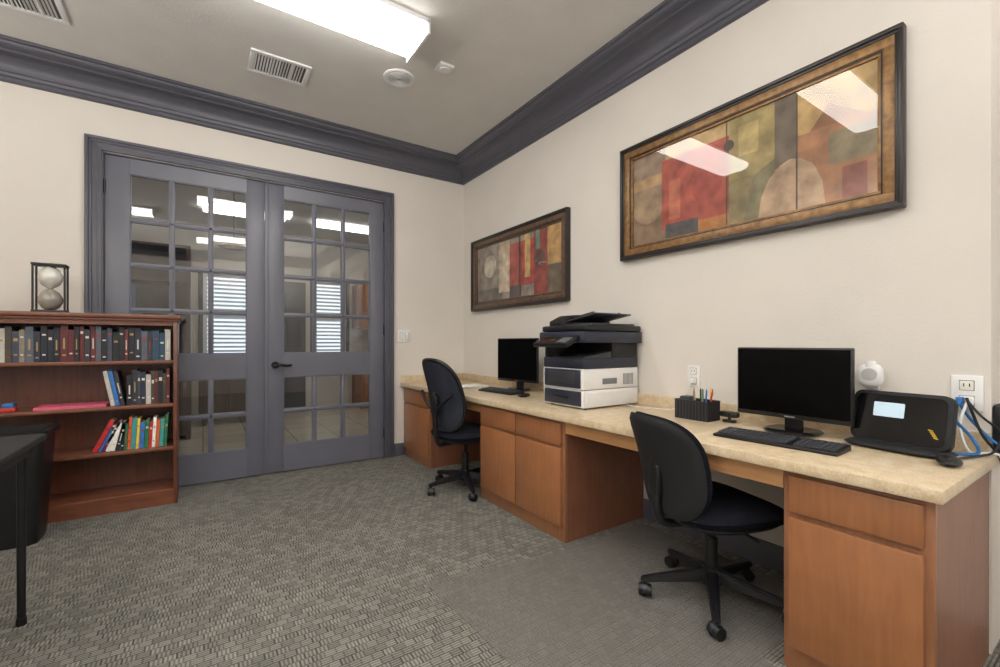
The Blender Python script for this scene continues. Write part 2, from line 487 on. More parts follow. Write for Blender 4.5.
# ------------------------------------------------------------------ french doors
def french_door(name, x0, x1, lever):
    b = B(name)
    y0, y1 = YB+0.006, YB+0.050
    z0, z1 = 0.008, 2.482
    st = 0.140; gx0, gx1 = x0+st, x1-st+0.008
    b.box(x0, gx0, y0, y1, z0, z1, M_door, 0.003)
    b.box(gx1, x1, y0, y1, z0, z1, M_door, 0.003)
    b.box(gx0, gx1, y0, y1, z0, 0.237, M_door)
    b.box(gx0, gx1, y0, y1, 0.826, 1.033, M_door)
    b.box(gx0, gx1, y0, y1, 2.367, z1, M_door)
    def grid(za, zb, n):
        w = 0.024
        for i in range(1, 3):
            x = gx0+(gx1-gx0)*i/3
            b.box(x-w/2, x+w/2, y0+0.004, y1-0.004, za, zb, M_door, 0.003)
        for j in range(1, n):
            z = za+(zb-za)*j/n
            b.box(gx0, gx1, y0+0.004, y1-0.004, z-w/2, z+w/2, M_door, 0.003)
        for i in range(3):
            for j in range(n):
                xa = gx0+(gx1-gx0)*i/3+(w/2 if i else 0); xb = gx0+(gx1-gx0)*(i+1)/3-(w/2 if i < 2 else 0)
                zc = za+(zb-za)*j/n+(w/2 if j else 0); zd = za+(zb-za)*(j+1)/n-(w/2 if j < n-1 else 0)
                t = 0.007
                ya, yb = y0+0.010, y1-0.010
                b.box(xa, xa+t, ya, yb, zc, zd, M_door); b.box(xb-t, xb, ya, yb, zc, zd, M_door)
                b.box(xa+t, xb-t, ya, yb, zc, zc+t, M_door); b.box(xa+t, xb-t, ya, yb, zd-t, zd, M_door)
                ym = (y0+y1)/2
                # each pane very slightly out of plane, like real glazing
                e1, e2 = random.uniform(-.0012, .0012), random.uniform(-.0012, .0012)
                b.quad([(xa, ym-e1, zc), (xb, ym+e1, zc), (xb, ym+e1+e2, zd), (xa, ym-e1+e2, zd)], M_glassdoor)
    grid(1.033, 2.367, 4); grid(0.237, 0.826, 2)
    if lever:
        x = x0+0.075
        b.cyl((x, y0, 0.93), (x, y0-0.012, 0.93), 0.032, 0.030, M_dmetal)
        b.cyl((x, y0-0.010, 0.93), (x, y0-0.05, 0.93), 0.011, 0.011, M_dmetal)
        b.tube([(x-0.005, y0-0.05, 0.93), (x+0.04, y0-0.055, 0.932), (x+0.085, y0-0.052, 0.925), (x+0.12, y0-0.045, 0.93)], 0.011, M_dmetal)
        b.box(x0-0.006, x0+0.022, y0-0.008, y0, z0, z1, M_door, 0.003)
    for z in (0.25, 1.25, 2.25):
        xh = x1 if lever else x0
        b.cyl((xh, y0-0.006, z-0.05), (xh, y0-0.006, z+0.05), 0.007, 0.007, M_dmetal, 10)
    return b.done()
french_door('door_1', -0.590, 0.435, False)
french_door('door_2', 0.441, 1.470, True)

# ------------------------------------------------------------------ adjoining room
AYE = 8.2
ax0, ax1 = -2.6, 3.6
b = B('floor_adjoining'); b.box(ax0, ax1, YB+WT/2, AYE+WT, -0.1, 0, M_tile); b.done()
b = B('ceiling_adjoining'); b.box(ax0, ax1, YB+WT, AYE+WT, 2.95, 3.05, M_ceil); b.done()
AW = [(0.0, 0.66), (1.60, 2.14)]
b = B('wall_adjoining_far')
b.box(ax0, ax1, AYE, AYE+WT, 0, 0.9, M_wall2); b.box(ax0, ax1, AYE, AYE+WT, 2.2, 2.95, M_wall2)
b.box(ax0, AW[0][0], AYE, AYE+WT, 0.9, 2.2, M_wall2); b.box(AW[0][1], AW[1][0], AYE, AYE+WT, 0.9, 2.2, M_wall2); b.box(AW[1][1], ax1, AYE, AYE+WT, 0.9, 2.2, M_wall2)
b.done()
b = B('wall_adjoining_left'); b.box(ax0-WT, ax0, YB+WT, AYE+WT, 0, 2.95, M_wall2); b.done()
b = B('wall_adjoining_right'); b.box(ax1, ax1+WT, YB+WT, AYE+WT, 0, 2.95, M_wall2); b.done()
window('window_4', 'Y', AYE+0.05, AW[0][0], AW[0][1], 0.9, 2.2, step=0.065, slat=0.030)
window('window_5', 'Y', AYE+0.05, AW[1][0], AW[1][1], 0.9, 2.2, step=0.065, slat=0.030)
for i, (wa, wb) in enumerate(AW):
    b = B('trim_%d' % (4+i))
    for (xa, xb, za, zb) in ((wa-0.06, wa, 0.84, 2.26), (wb, wb+0.06, 0.84, 2.26), (wa, wb, 2.2, 2.26), (wa, wb, 0.84, 0.9)):
        b.box(xa, xb, AYE-0.02, AYE, za, zb, M_dgrey)
    b.done()
# panelled door in the far room
b = B('door_3')
b.box(0.80, 1.46, AYE-0.04, AYE-0.005, 0, 2.15, M_dgrey, 0.004)
for (xa, xb) in ((0.87, 1.09), (1.17, 1.39)):
    for (za, zb) in ((0.2, 0.9), (1.05, 1.95)): b.box(xa, xb, AYE-0.055, AYE-0.04, za, zb, M_dgrey, 0.008)
b.sph((0.86, AYE-0.08, 1.0), 0.03, M_metal); b.done()
# tall display shelving on the left of the adjoining room
b = B('display_cabinet')
X0, X1, Y0, Y1 = -1.35, -0.12, 6.3, 6.75
b.box(X0, X0+0.04, Y0, Y1, 0, 2.25, M_dkwood); b.box(X1-0.04, X1, Y0, Y1, 0, 2.25, M_dkwood)
b.box(X0, X1, Y1-0.02, Y1, 0, 2.25, M_dkwood)
for z in (0.05, 0.5, 0.95, 1.4, 1.82, 2.22): b.box(X0+0.04, X1-0.04, Y0, Y1-0.02, z, z+0.03, M_dkwood)
b.box(X0+0.04, X1-0.04, Y0-0.02, Y0, 0.08, 0.95, M_dkwood, 0.004)
b.done()
# kitchenette on the far wall
b = B('kitchen_base_cabinet')
b.box(2.25, 3.55, 7.6, 8.19, 0, 0.80, M_cab)
b.box(2.22, 3.57, 7.57, 8.19, 0.80, 0.84, M_lam, 0.004)
for i in range(3): b.box(2.28+i*0.42, 2.66+i*0.42, 7.58, 7.6, 0.1, 0.76, M_cabd, 0.003)
b.done()
b = B('kitchen_wall_cabinet')
b.box(2.25, 3.55, 7.86, 8.19, 1.38, 2.15, M_cab)
for i in range(3): b.box(2.28+i*0.42, 2.66+i*0.42, 7.84, 7.86, 1.41, 2.12, M_cabd, 0.003)
b.done()
b = B('sideboard')
b.box(-0.05, 0.95, 7.2, 7.6, 0.10, 0.78, M_dkwood, 0.004)
b.box(-0.08, 0.98, 7.18, 7.62, 0.78, 0.81, M_dkwood, 0.005)
for x in (-0.02, 0.88):
    for y in (7.22, 7.53): b.box(x, x+0.05, y, y+0.05, 0, 0.10, M_dkwood)
for i in range(3): b.box(-0.02+i*0.325, 0.28+i*0.325, 7.188, 7.2, 0.16, 0.74, M_dkwood, 0.004)
b.done()
b = B('pendant_lamp')
b.cyl((0.30, 6.0, 2.35), (0.30, 6.0, 2.95), 0.006, 0.006, M_dmetal, 8)
b.lathe([(0.02, 0.12), (0.03, 0.10), (0.09, 0.03), (0.16, 0.0), (0.158, -0.004), (0.02, 0.10)], (0.30, 6.0, 2.23), M_gold)
b.done()
for (x, y) in ((0.1, 5.4), (1.3, 5.4), (0.5, 7.1), (1.9, 7.1)):
    b = B('ceiling_panel_light'); b.box(x-0.5, x+0.5, y-0.15, y+0.15, 2.90, 2.95, M_light2, 0.01); b.done()

# ------------------------------------------------------------------ ceiling fixtures
def fixture(x0, x1, y0, y1, name='fluorescent_ceiling_light'):
    b = B(name)
    b.box(x0, x1, y0-0.012, y1+0.012, ZC-0.026, ZC, M_vent)
    b.box(x0-0.008, x0+0.010, y0-0.012, y1+0.012, ZC-0.09, ZC, M_vent, 0.004)
    b.box(x1-0.010, x1+0.008, y0-0.012, y1+0.012, ZC-0.09, ZC, M_vent, 0.004)
    pr = []
    yc = (y0+y1)/2; hw = (y1-y0)/2
    for k in range(13):
        a = math.pi*k/12
        pr.append((yc-hw*math.copysign(abs(math.cos(a))**0.6, math.cos(a)), ZC-0.026-0.060*math.sin(a)**0.6 if 0 < k < 12 else ZC-0.026))
    b.poly([(x0+0.01, y, z) for y, z in pr], (x1-x0-0.02, 0, 0), M_light)
    return b.done()
fixture(-0.12, 1.12, 2.44, 2.76)
fixture(-0.12, 1.12, 1.22, 1.54)
fixture(-1.9, -0.66, 0.2, 0.52)  # this and the next two are added out of view for extra room light
fixture(-0.12, 1.12, -1.3, -0.98)
fixture(-2.4, -1.16, -1.6, -1.28)

# unseen uplights added behind the viewpoint to brighten the ceiling by bounce
def added_torchiere(x, y):
    b = B('added_uplight')
    b.lathe([(0.14, 0.0), (0.14, 0.015), (0.03, 0.03), (0.014, 0.05), (0.014, 1.72), (0.05, 1.76), (0.17, 1.84), (0.175, 1.86), (0.165, 1.86), (0.04, 1.775)], (x, y, 0), M_dmetal)
    b.cyl((x, y, 1.775), (x, y, 1.80), 0.04, 0.05, M_white)
    b.done()
    l = bpy.data.lights.new('added_uplight_bulb', 'AREA'); l.shape = 'DISK'; l.size = 0.30; l.energy = 72; l.color = (1, 0.965, 0.92)
    o = bpy.data.objects.new('added_uplight_bulb', l); o.location = (x, y, 1.865); o.rotation_euler = (math.pi, 0, 0)
    scene.collection.objects.link(o)
added_torchiere(-2.55, 1.75)
added_torchiere(1.0, -1.5)
added_torchiere(-1.6, -0.6)

def vent(x0, x1, y0, y1):
    b = B('air_vent')
    f = 0.03
    z0 = ZC-0.012
    b.box(x0, x1, y0, y0+f, z0, ZC, M_vent, 0.003); b.box(x0, x1, y1-f, y1, z0, ZC, M_vent, 0.003)
    b.box(x0, x0+f, y0+f, y1-f, z0, ZC, M_vent, 0.003); b.box(x1-f, x1, y0+f, y1-f, z0, ZC, M_vent, 0.003)
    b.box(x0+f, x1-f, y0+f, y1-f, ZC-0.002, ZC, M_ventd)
    xm = (x0+x1)/2
    b.box(xm-0.05, xm-0.042, y0+f, y1-f, z0, ZC-0.002, M_vent); b.box(xm+0.07, xm+0.078, y0+f, y1-f, z0, ZC-0.002, M_vent)
    n = int((x1-x0-2*f)/0.018)
    for i in range(n):
        x = x0+f+0.006+i*0.018
        R_ = Matrix.Translation((x, 0, ZC-0.007)) @ Matrix.Rotation(math.radians(35 if x < xm else -35), 4, 'Y')
        b.box(-0.0055, 0.0055, y0+f, y1-f, -0.001, 0.001, M_vent, mtx=R_)
    return b.done()
vent(0.26, 0.635, 3.31, 3.585)
vent(-1.04, -0.665, 3.41, 3.68)
b = B('ceiling_speaker')
b.lathe([(0.112, 0.0), (0.112, -0.006), (0.100, -0.012), (0.088, -0.008)], (1.187, 3.096, ZC), M_vent)
b.cyl((1.187, 3.096, ZC-0.0105), (1.187, 3.096, ZC-0.004), 0.086, 0.088, M_grey)
for r in (0.02, 0.036, 0.052, 0.068, 0.082):
    b.tube([(1.187+r*math.cos(k*math.pi/8), 3.096+r*math.sin(k*math.pi/8), ZC-0.011) for k in range(16)], 0.0045, M_vent, 6, sub=2, closed=True)
b.done()
b = B('smoke_detector'); b.box(1.345, 1.455, 2.74, 2.84, ZC-0.022, ZC, M_white, 0.008); b.cyl((1.4, 2.79, ZC-0.03), (1.4, 2.79, ZC-0.02), 0.03, 0.035, M_white); b.done()

# light switch + outlets
def plate(name, plane, c, a, z, w=0.078, h=0.12, kind='switch'):
    b = B(name)
    def bx(d0, d1, a0, a1, z0, z1, m, bev=0.0):
        if plane == 'Y': b.box(a0, a1, c-d1, c-d0, z0, z1, m, bev)
        else: b.box(c-d1, c-d0, a0, a1, z0, z1, m, bev)
    bx(0, 0.008, a-w/2, a+w/2, z-h/2, z+h/2, M_white, 0.003)
    if kind == 'switch':
        for d in ((-0.028, 0.028) if w > 0.1 else (0,)):
            bx(0.0075, 0.0085, a+d-0.018, a+d+0.018, z-0.036, z+0.036, M_grey)
            bx(0.008, 0.012, a+d-0.016, a+d+0.016, z-0.034, z+0.034, M_cream, 0.002)
            bx(0.012, 0.016, a+d-0.013, a+d+0.013, z+0.002, z+0.030, M_white, 0.002)
    else:
        for dz in (-0.028, 0.028):
            bx(0.0075, 0.0085, a-0.020, a+0.020, z+dz-0.019, z+dz+0.019, M_grey)
            bx(0.008, 0.011, a-0.018, a+0.018, z+dz-0.017, z+dz+0.017, M_cream, 0.003)
            bx(0.011, 0.0115, a-0.009, a-0.006, z+dz-0.004, z+dz+0.008, M_black)
            bx(0.011, 0.0115, a+0.006, a+0.009, z+dz-0.004, z+dz+0.008, M_black)
    return b
plate('light_switch', 'Y', YB, 1.675, 1.19, w=0.13, h=0.125).done()
bb = plate('wall_outlet', 'X', XR, 1.507, 0.93, kind='o')
bb.box(XR-0.03, XR-0.009, 1.495, 1.520, 0.89, 0.915, M_white, 0.003)
bb.done()
bb = plate('wall_outlet', 'X', XR, 0.405, 0.935, w=0.085, h=0.13, kind='o')
bb.box(XR-0.04, XR-0.009, 0.385, 0.405, 0.895, 0.92, M_white, 0.003)
bb.box(XR-0.04, XR-0.009, 0.41, 0.43, 0.895, 0.92, M_blue, 0.003)
bb.done()
# plug in air freshener
b = B('plug_in_air_freshener')
b.box(XR-0.03, XR, 0.655, 0.705, 0.925, 0.985, M_white, 0.008)
Tf = Matrix.Translation((XR-0.04, 0.68, 0.985)) @ Matrix.Rotation(math.pi/2, 4, 'Y') @ Matrix.Rotation(math.pi/2, 4, 'Z')
b.pillow(0.088, 0.10, 0.04, M_white, n=2.8, mtx=Tf)
b.cyl((XR-0.062, 0.68, 0.99), (XR-0.057, 0.68, 0.99), 0.024, 0.028, M_globe_lens)
b.cyl((XR-0.04, 0.68, 1.025), (XR-0.04, 0.68, 1.045), 0.020, 0.016, M_white)
b.done()

# ------------------------------------------------------------------ pictures
art_cache = {}
def art(rgb, var=0.38):
    # muted, weathered paint: pull towards grey-brown a little
    g = (150, 132, 112)
    rgb = tuple(int(c*0.80+q*0.20) for c, q in zip(rgb, g))
    k = (rgb, var)
    if k not in art_cache:
        art_cache[k] = mat('art_%d_%d_%d' % rgb, rgb, 0.7, var=var, scale=11, detail=9)
    return art_cache[k]
def picture(name, y0, y1, z0, z1, items, gold):
    """items in normalised coords: s from left(far,y1) to right(near,y0), t bottom->top"""
    b = B(name)
    def frame(d0, d1, xa, xb, m, bev=0.004):
        b.box(XR-xb, XR-xa, y0+d0, y1-d0, z1-d1, z1-d0, m, bev)
        b.box(XR-xb, XR-xa, y0+d0, y1-d0, z0+d0, z0+d1, m, bev)
        b.box(XR-xb, XR-xa, y0+d0, y0+d1, z0+d1-0.003, z1-d1+0.003, m, bev)
        b.box(XR-xb, XR-xa, y1-d1, y1-d0, z0+d1-0.003, z1-d1+0.003, m, bev)
    frame(0, 0.018, 0.001, 0.044, M_fblack)
    frame(0.014, 0.030, 0.001, 0.036, M_fblack)
    frame(0.026, 0.070, 0.001, 0.032, gold, 0.006)
    frame(0.066, 0.076, 0.001, 0.026, M_fblack, 0.002)
    frame(0.074, 0.088, 0.001, 0.022, gold, 0.003)
    iy0, iy1, iz0, iz1 = y0+0.086, y1-0.086, z0+0.086, z1-0.086
    b.box(XR-0.006, XR-0.001, iy0, iy1, iz0, iz1, M_fblack)
    lay = 0.007
    def P(s_, t_): return (iy1-(iy1-iy0)*s_, iz0+(iz1-iz0)*t_)
    for it in items:
        lay += 0.00022
        kind = it[0]; m_ = art(it[-1])
        if kind == 'r':
            s0, s1, t0, t1 = it[1:5]
            (ya, za), (yb, zb) = P(s0, t0), P(s1, t1)
            pts = [(XR-lay, ya, za), (XR-lay, yb, za), (XR-lay, yb, zb), (XR-lay, ya, zb)]
        elif kind == 'c':
            cs, ct, rs = it[1:4]
            cy, cz = P(cs, ct); r = rs*(iz1-iz0)
            pts = []
            for k in range(40):
                yy = cy+r*math.cos(2*math.pi*k/40); zz = cz+r*math.sin(2*math.pi*k/40)
                pts.append((XR-lay, min(max(yy, iy0), iy1), min(max(zz, iz0), iz1)))
        else:
            pts = [(XR-lay,)+P(s_, t_) for s_, t_ in it[1]]
        b.quad(pts, m_)
    gx = XR-0.0150
    b.quad([(gx, iy0-0.004, iz0-0.004), (gx, iy0-0.004, iz1+0.004), (gx, iy1+0.004, iz1+0.004), (gx, iy1+0.004, iz0-0.004)], M_glassp)
    return b.done()
big = [('r', 0, 1, 0, 1, (160, 134, 102)),
       ('r', 0, .20, .45, 1, (142, 120, 102)), ('r', 0, .20, 0, .47, (128, 102, 80)),
       ('r', 0.0, .17, .62, .74, (178, 144, 100)), ('c', .09, .42, .2, (158, 132, 106)),
       ('r', .17, .50, .10, .86, (170, 74, 62)), ('r', .19, .50, .86, 1, (196, 164, 112)), ('r', .19, .36, 0, .16, (74, 74, 80)),
       ('r', .21, .27, .20, .62, (190, 104, 80)), ('c', .40, .45, .16, (154, 62, 56)), ('r', .36, .50, 0, .12, (186, 120, 64)),
       ('r', .50, .68, .42, 1, (164, 146, 92)), ('r', .50, .68, 0, .42, (144, 130, 90)),
       ('r', .54, .62, .62, .90, (198, 176, 114)), ('p', [(.56, 0), (.60, .4), (.68, .5), (.68, 0)], (120, 116, 86)),
       ('r', .68, .76, .34, 1, (98, 88, 76)), ('r', .68, .75, .0, .4, (182, 140, 94)),
       ('r', .76, 1, .60, 1, (192, 156, 98)), ('r', .76, 1, .0, .62, (162, 110, 76)),
       ('p', [(.62, 0), (.63, .18), (.66, .33), (.70, .42), (.735, .45), (.77, .43), (.81, .36), (.84, .2), (.85, 0)], (184, 154, 124)),
       ('r', .86, 1, .30, .56, (128, 116, 90)), ('p', [(.80, .62), (.86, .80), (.97, .62)], (144, 92, 60)),
       ('r', .90, .97, .0, .26, (142, 72, 60)), ('c', .50, .76, .05, (70, 60, 56)), ('r', .488, .494, 0, 1, (84, 72, 64)), ('r', .755, .761, 0, 1, (76, 64, 58))]
small = [('r', 0, 1, 0, 1, (146, 138, 128)),
         ('r', 0, .22, 0, 1, (132, 122, 114)), ('c', .18, .62, .20, (206, 198, 184)), ('r', .0, .34, 0, .22, (100, 94, 92)),
         ('r', .30, .44, .12, 1, (200, 184, 158)), ('r', .36, .42, .3, .8, (216, 202, 178)),
         ('r', .44, .72, .18, .9, (172, 68, 62)), ('r', .44, .58, 0, .2, (74, 64, 68)), ('r', .55, .57, 0, 1, (70, 58, 60)),
         ('r', .62, .68, .3, 1, (206, 172, 106)), ('r', .72, .86, 0, 1, (144, 62, 58)), ('c', .78, .55, .13, (84, 56, 56)),
         ('r', .86, 1, .4, 1, (194, 154, 96)), ('r', .86, 1, 0, .42, (100, 90, 76)), ('r', .74, .78, .7, 1, (106, 142, 128))]
picture('framed_picture', 0.575, 2.02, 1.665, 2.40, big, M_gold)
M_gold2 = mat('frame_bronze', (104, 82, 66), 0.4, metal=0.2, var=0.3, scale=30)
picture('framed_picture', 2.54, 4.005, 1.445, 2.165, small, M_gold2)

# ------------------------------------------------------------------ desk
CX0, CZ0, CZ1 = 1.633, 0.688, 0.725
XW, YW = XR-0.002, YB-0.002
b = B('countertop')
b.box(CX0, XW, 0.325, YW, CZ0, CZ1, M_lam, 0.004)
b.box(XW-0.02, XW, 0.35, YW, CZ1-0.002, 0.795, M_lam, 0.002)
b.box(CX0+0.01, XW-0.02, YW-0.02, YW, CZ1-0.002, 0.795, M_lam, 0.002)
for (ya, yb) in ((0.737, 1.856), (2.764, 3.626)):
    b.box(1.68, 1.70, ya, yb, 0.615, CZ0, M_apron, 0.001)
b.box(XW-0.04, XW-0.02, 0.737, 1.856, 0.62, CZ0, M_apron)
b.done()
FX = 1.68
def cabinet(name, y0, y1, cols, endmat=M_cabside):
    b = B(name)
    zt = CZ0-0.001
    b.box(FX+0.018, XW, y0+0.002, y1-0.002, 0.0, zt, M_cabside)
    b.box(FX, FX+0.018, y0, y1, 0.0, zt, M_cab, 0.001)
    b.box(FX+0.019, XW-0.002, y0, y0+0.004, 0.0, zt, M_cabside)
    n = cols; w = (y1-y0-0.03)/n
    for i in range(n):
        ya = y0+0.015+i*w+0.006; yb = ya+w-0.012
        b.box(FX-0.018, FX, ya, yb, 0.545, 0.668, M_cabd, 0.004)
        b.box(FX-0.018, FX, ya, yb, 0.085, 0.525, M_cabd, 0.004)
    return b.done()
cabinet('base_cabinet', 0.35, 0.735, 1)
cabinet('base_cabinet', 1.858, 2.762, 2)
cabinet('base_cabinet', 3.628, YW, 1)

# ------------------------------------------------------------------ task chairs
def chair(x, y, theta, back_h, back_top, meshback, base_rot=0.3, back_w=0.44, seat_z=0.41):
    T = Matrix.Translation((x, y, 0.004)) @ Matrix.Rotation(theta, 4, 'Z')
    b = B('office_chair', T)
    dz = seat_z-0.435
    for k in range(5):
        a = base_rot+k*2*math.pi/5
        c, s_ = math.cos(a), math.sin(a)
        Rz = Matrix.Rotation(a, 4, 'Z')
        tb = bmesh.new()
        v = [(0.02, -0.03, 0.085), (0.02, 0.03, 0.085), (0.02, 0.022, 0.135), (0.02, -0.022, 0.135),
             (0.305, -0.016, 0.062), (0.305, 0.016, 0.062), (0.305, 0.012, 0.085), (0.305, -0.012, 0.085)]
        V = [tb.verts.new(p) for p in v]
        for f in ((0, 1, 2, 3), (4, 5, 6, 7), (0, 1, 5, 4), (1, 2, 6, 5), (2, 3, 7, 6), (3, 0, 4, 7)): tb.faces.new([V[i] for i in f])
        bmesh.ops.recalc_face_normals(tb, faces=tb.faces)
        bmesh.ops.bevel(tb, geom=tb.edges[:], offset=0.006, segments=2, affect='EDGES')
        b.add(tb, M_black, True, Rz)
        cx, cy = 0.285*c, 0.285*s_
        b.cyl((cx, cy, 0.04), (cx, cy, 0.075), 0.008, 0.008, M_dmetal, 10)
        wa = a+0.8+k
        dx, dy = math.cos(wa), math.sin(wa)
        for sg in (-1, 1):
            b.cyl((cx+dx*0.008*sg, cy+dy*0.008*sg, 0.0275), (cx+dx*0.026*sg, cy+dy*0.026*sg, 0.0275), 0.0275, 0.024, M_black, 20)
        b.cyl((cx-dx*0.012, cy-dy*0.012, 0.032), (cx+dx*0.012, cy+dy*0.012, 0.032), 0.024, 0.024, M_dgrey, 16)
    b.cyl((0, 0, 0.07), (0, 0, 0.145), 0.042, 0.036, M_black)
    b.cyl((0, 0, 0.14), (0, 0, 0.27), 0.027, 0.025, M_black)
    b.cyl((0, 0, 0.26), (0, 0, 0.38+dz), 0.014, 0.014, M_dmetal)
    b.box(-0.11, 0.12, -0.06, 0.06, 0.365+dz, 0.395+dz, M_black, 0.008)
    b.tube([(0.02, -0.05, 0.375+dz), (0.02, -0.15, 0.372+dz), (0.03, -0.22, 0.36+dz)], 0.006, M_black, 8)
    # seat
    def sf(X, Y):
        r = (X/0.25)
        return -0.035*max(0, r)**3 + 0.012*abs(Y/0.24)**3
    b.pillow(0.50, 0.49, 0.095, M_fabric, fn=sf, n=3.2, mtx=Matrix.Translation((0.02, 0, 0.435+dz)), edge=5)
    b.pillow(0.46, 0.45, 0.05, M_black, fn=lambda X, Y: 0, n=3.2, mtx=Matrix.Translation((0.01, 0, 0.408+dz)), edge=6)
    # spine bracket
    zb = back_top-back_h*0.5
    b.tube([(-0.05, 0, 0.38+dz), (-0.18, 0, 0.375+dz), (-0.265, 0, 0.41+dz), (-0.285, 0, zb-0.05), (-0.285, 0, zb+0.02)], 0.017, M_black, 12)
    b.box(-0.300, -0.270, -0.035, 0.035, zb-0.13, zb+0.0, M_black, 0.008)
    tilt = math.radians(-9)
    Mb = Matrix.Translation((-0.245, 0, zb)) @ Matrix.Rotation(tilt, 4, 'Y') @ Matrix(((0, 0, 1, 0), (1, 0, 0, 0), (0, 1, 0, 0), (0, 0, 0, 1)))
    def bf(X, Y):
        v = Y/(back_h/2)
        return 0.055*(abs(X)/(back_w/2))**2 + 0.028*(1-(v+0.35)**2)-0.02
    if meshback:
        b.pillow(back_w, back_h, 0.022, M_mesh, fn=bf, n=2.8, mtx=Mb, taper=-0.06, edge=8)
        pts = []
        for k in range(28):
            a = 2*math.pi*k/28; ca, sa = math.cos(a), math.sin(a)
            xx = abs(ca)**(2/2.8)*math.copysign(1, ca); yy = abs(sa)**(2/2.8)*math.copysign(1, sa)
            X = xx*back_w/2*(1-0.06*yy); Y = yy*back_h/2
            pts.append((X, Y, bf(X, Y)))
        b.tube(pts, 0.014, M_black, 8, mtx=Mb, sub=3, closed=True)
        for s_ in (-1, 1):
            b.tube([(-0.28, 0, zb-0.12), (-0.29, s_*0.10, zb-0.05), (-0.265, s_*0.19, zb+0.02)], 0.012, M_black, 8)
    else:
        b.pillow(back_w, back_h, 0.060, M_fabric, fn=bf, n=3.0, mtx=Mb, taper=0.05, edge=5)
        b.pillow(back_w*1.01, back_h*1.01, 0.05, M_blackm, fn=lambda X, Y: bf(X, Y)-0.026, n=3.0, mtx=Mb, taper=0.05, edge=6)
    return b.done(60)
chair(1.85, 1.10, math.radians(-18), 0.44, 0.830, False, base_rot=0.28, back_w=0.42)
chair(1.675, 2.985, math.radians(10), 0.54, 1.005, True, base_rot=0.45, back_w=0.40, seat_z=0.43)

b = B('chair_mat')
b.poly([(0.86, 1.93, 0.001), (0.90, 1.05, 0.001), (1.58, 0.62, 0.001), (1.66, 0.80, 0.001), (2.26, 0.80, 0.001), (2.26, 1.80, 0.001), (1.60, 1.80, 0.001)], (0, 0, 0.003), M_vinyl)
b.done()

# ------------------------------------------------------------------ computers
CT = CZ1+0.0005
def monitor(name, x, yc, w, zb, zt, rot=0.0, base_w=0.22):
    T = Matrix.Translation((x, yc, 0)) @ Matrix.Rotation(rot, 4, 'Z')
    b = B('computer_monitor', T)
    b.box(0.0, 0.022, -w/2, w/2, zb, zt, M_black, 0.005)
    b.box(0.018, 0.045, -w*0.36, w*0.36, zb+0.04, zt-0.05, M_black, 0.012)
    b.box(-0.0012, 0.002, -w/2+0.008, w/2-0.008, zb+0.020, zt-0.008, M_screen)
    b.box(-0.0016, 0.002, -0.02, 0.02, zb+0.006, zb+0.012, M_grey)
    b.box(0.030, 0.055, -0.035, 0.035, CZ1+0.01, zb+0.14, M_black, 0.006)
    b.pillow(base_w*0.85, base_w, 0.022, M_gloss, n=2.6, mtx=Matrix.Translation((0.03, 0, CZ1+0.0115)), edge=8)
    return b.done()
monitor('m', 2.12, 0.905, 0.455, 0.79, 1.10)
monitor('m', 2.15, 2.97, 0.47, 0.80, 1.16, rot=math.radians(8), base_w=0.2)

def keyboard(x, y, rot, w=0.44, d=0.145):
    T = Matrix.Translation((x, y, CT)) @ Matrix.Rotation(rot, 4, 'Z')
    b = B('computer_keyboard', T)
    b.poly([(-d/2, -w/2, 0), (d/2, -w/2, 0), (d/2, -w/2, 0.022), (-d/2, -w/2, 0.012)], (0, w, 0), M_black, bev=0.003)
    rows = 6
    for r in range(rows):
        xk = -d/2+0.012+r*(d-0.024)/rows
        ky = -w/2+0.010
        zt = 0.012+0.010*((xk+d/2)/d)
        while ky < w/2-0.02:
            wk = 0.0165
            if r == 0 and -0.06 < ky < 0.05: wk = 0.10
            if not (0.07 < -ky < 0.078):
                b.box(xk, xk+0.0165, ky, ky+wk, zt, zt+0.007, M_dgrey, 0.001, seg=1)
            ky += wk+0.0028
    return b.done()
keyboard(1.885, 0.85, math.radians(3))
keyboard(1.98, 2.95, math.radians(4), 0.42, 0.14)

def mouse(x, y, rot):
    T = Matrix.Translation((x, y, CT+0.0145)) @ Matrix.Rotation(rot, 4, 'Z')
    b = B('computer_mouse', T)
    b.pillow(0.11, 0.062, 0.028, M_black, n=2.4, edge=2.5)
    b.box(-0.046, -0.02, -0.003, 0.003, 0.004, 0.0135, M_dgrey, 0.002)
    return b.done()
mouse(2.00, 0.385, 0.3)
mouse(1.95, 2.60, 0.2)

# black wi-fi terminal with small display
T = Matrix.Translation((2.13, 0.548, CT)) @ Matrix.Rotation(math.radians(-9), 4, 'Z')
b = B('wireless_router', T)
Tl = Matrix.Translation((0.0, 0, 0.018)) @ Matrix.Rotation(math.radians(12), 4, 'Y')
def rr(w, h, r):
    pts = []
    for cx, cy, a0 in ((w/2-r, h-r, 0), (-w/2+r, h-r, 90), (-w/2+r, r, 180), (w/2-r, r, 270)):
        for k in range(7):
            a = math.radians(a0+k*15); pts.append((cx+r*math.cos(a), cy+r*math.sin(a)))
    return pts
b.poly([(-0.012, p[0], p[1]) for p in rr(0.30, 0.195, 0.03)], (0.034, 0, 0), M_blackm, Tl, bev=0.004)
b.poly([(-0.014, p[0], p[1]+0.012) for p in rr(0.27, 0.17, 0.022)], (0.003, 0, 0), M_gloss, Tl)
b.poly([(-0.0155, p[0]+0.030, p[1]+0.098) for p in rr(0.095, 0.054, 0.004)], (0.002, 0, 0), M_lcd, Tl)
for k in range(5):
    y_ = -0.118+0.004*k; z_ = 0.040+k*0.0065
    b.poly([(-0.0150, y_, z_), (-0.0150, y_+0.013, z_+0.003), (-0.0150, y_+0.013, z_+0.006), (-0.0150, y_, z_+0.003)], (0.001, 0, 0), M_yellow, Tl)
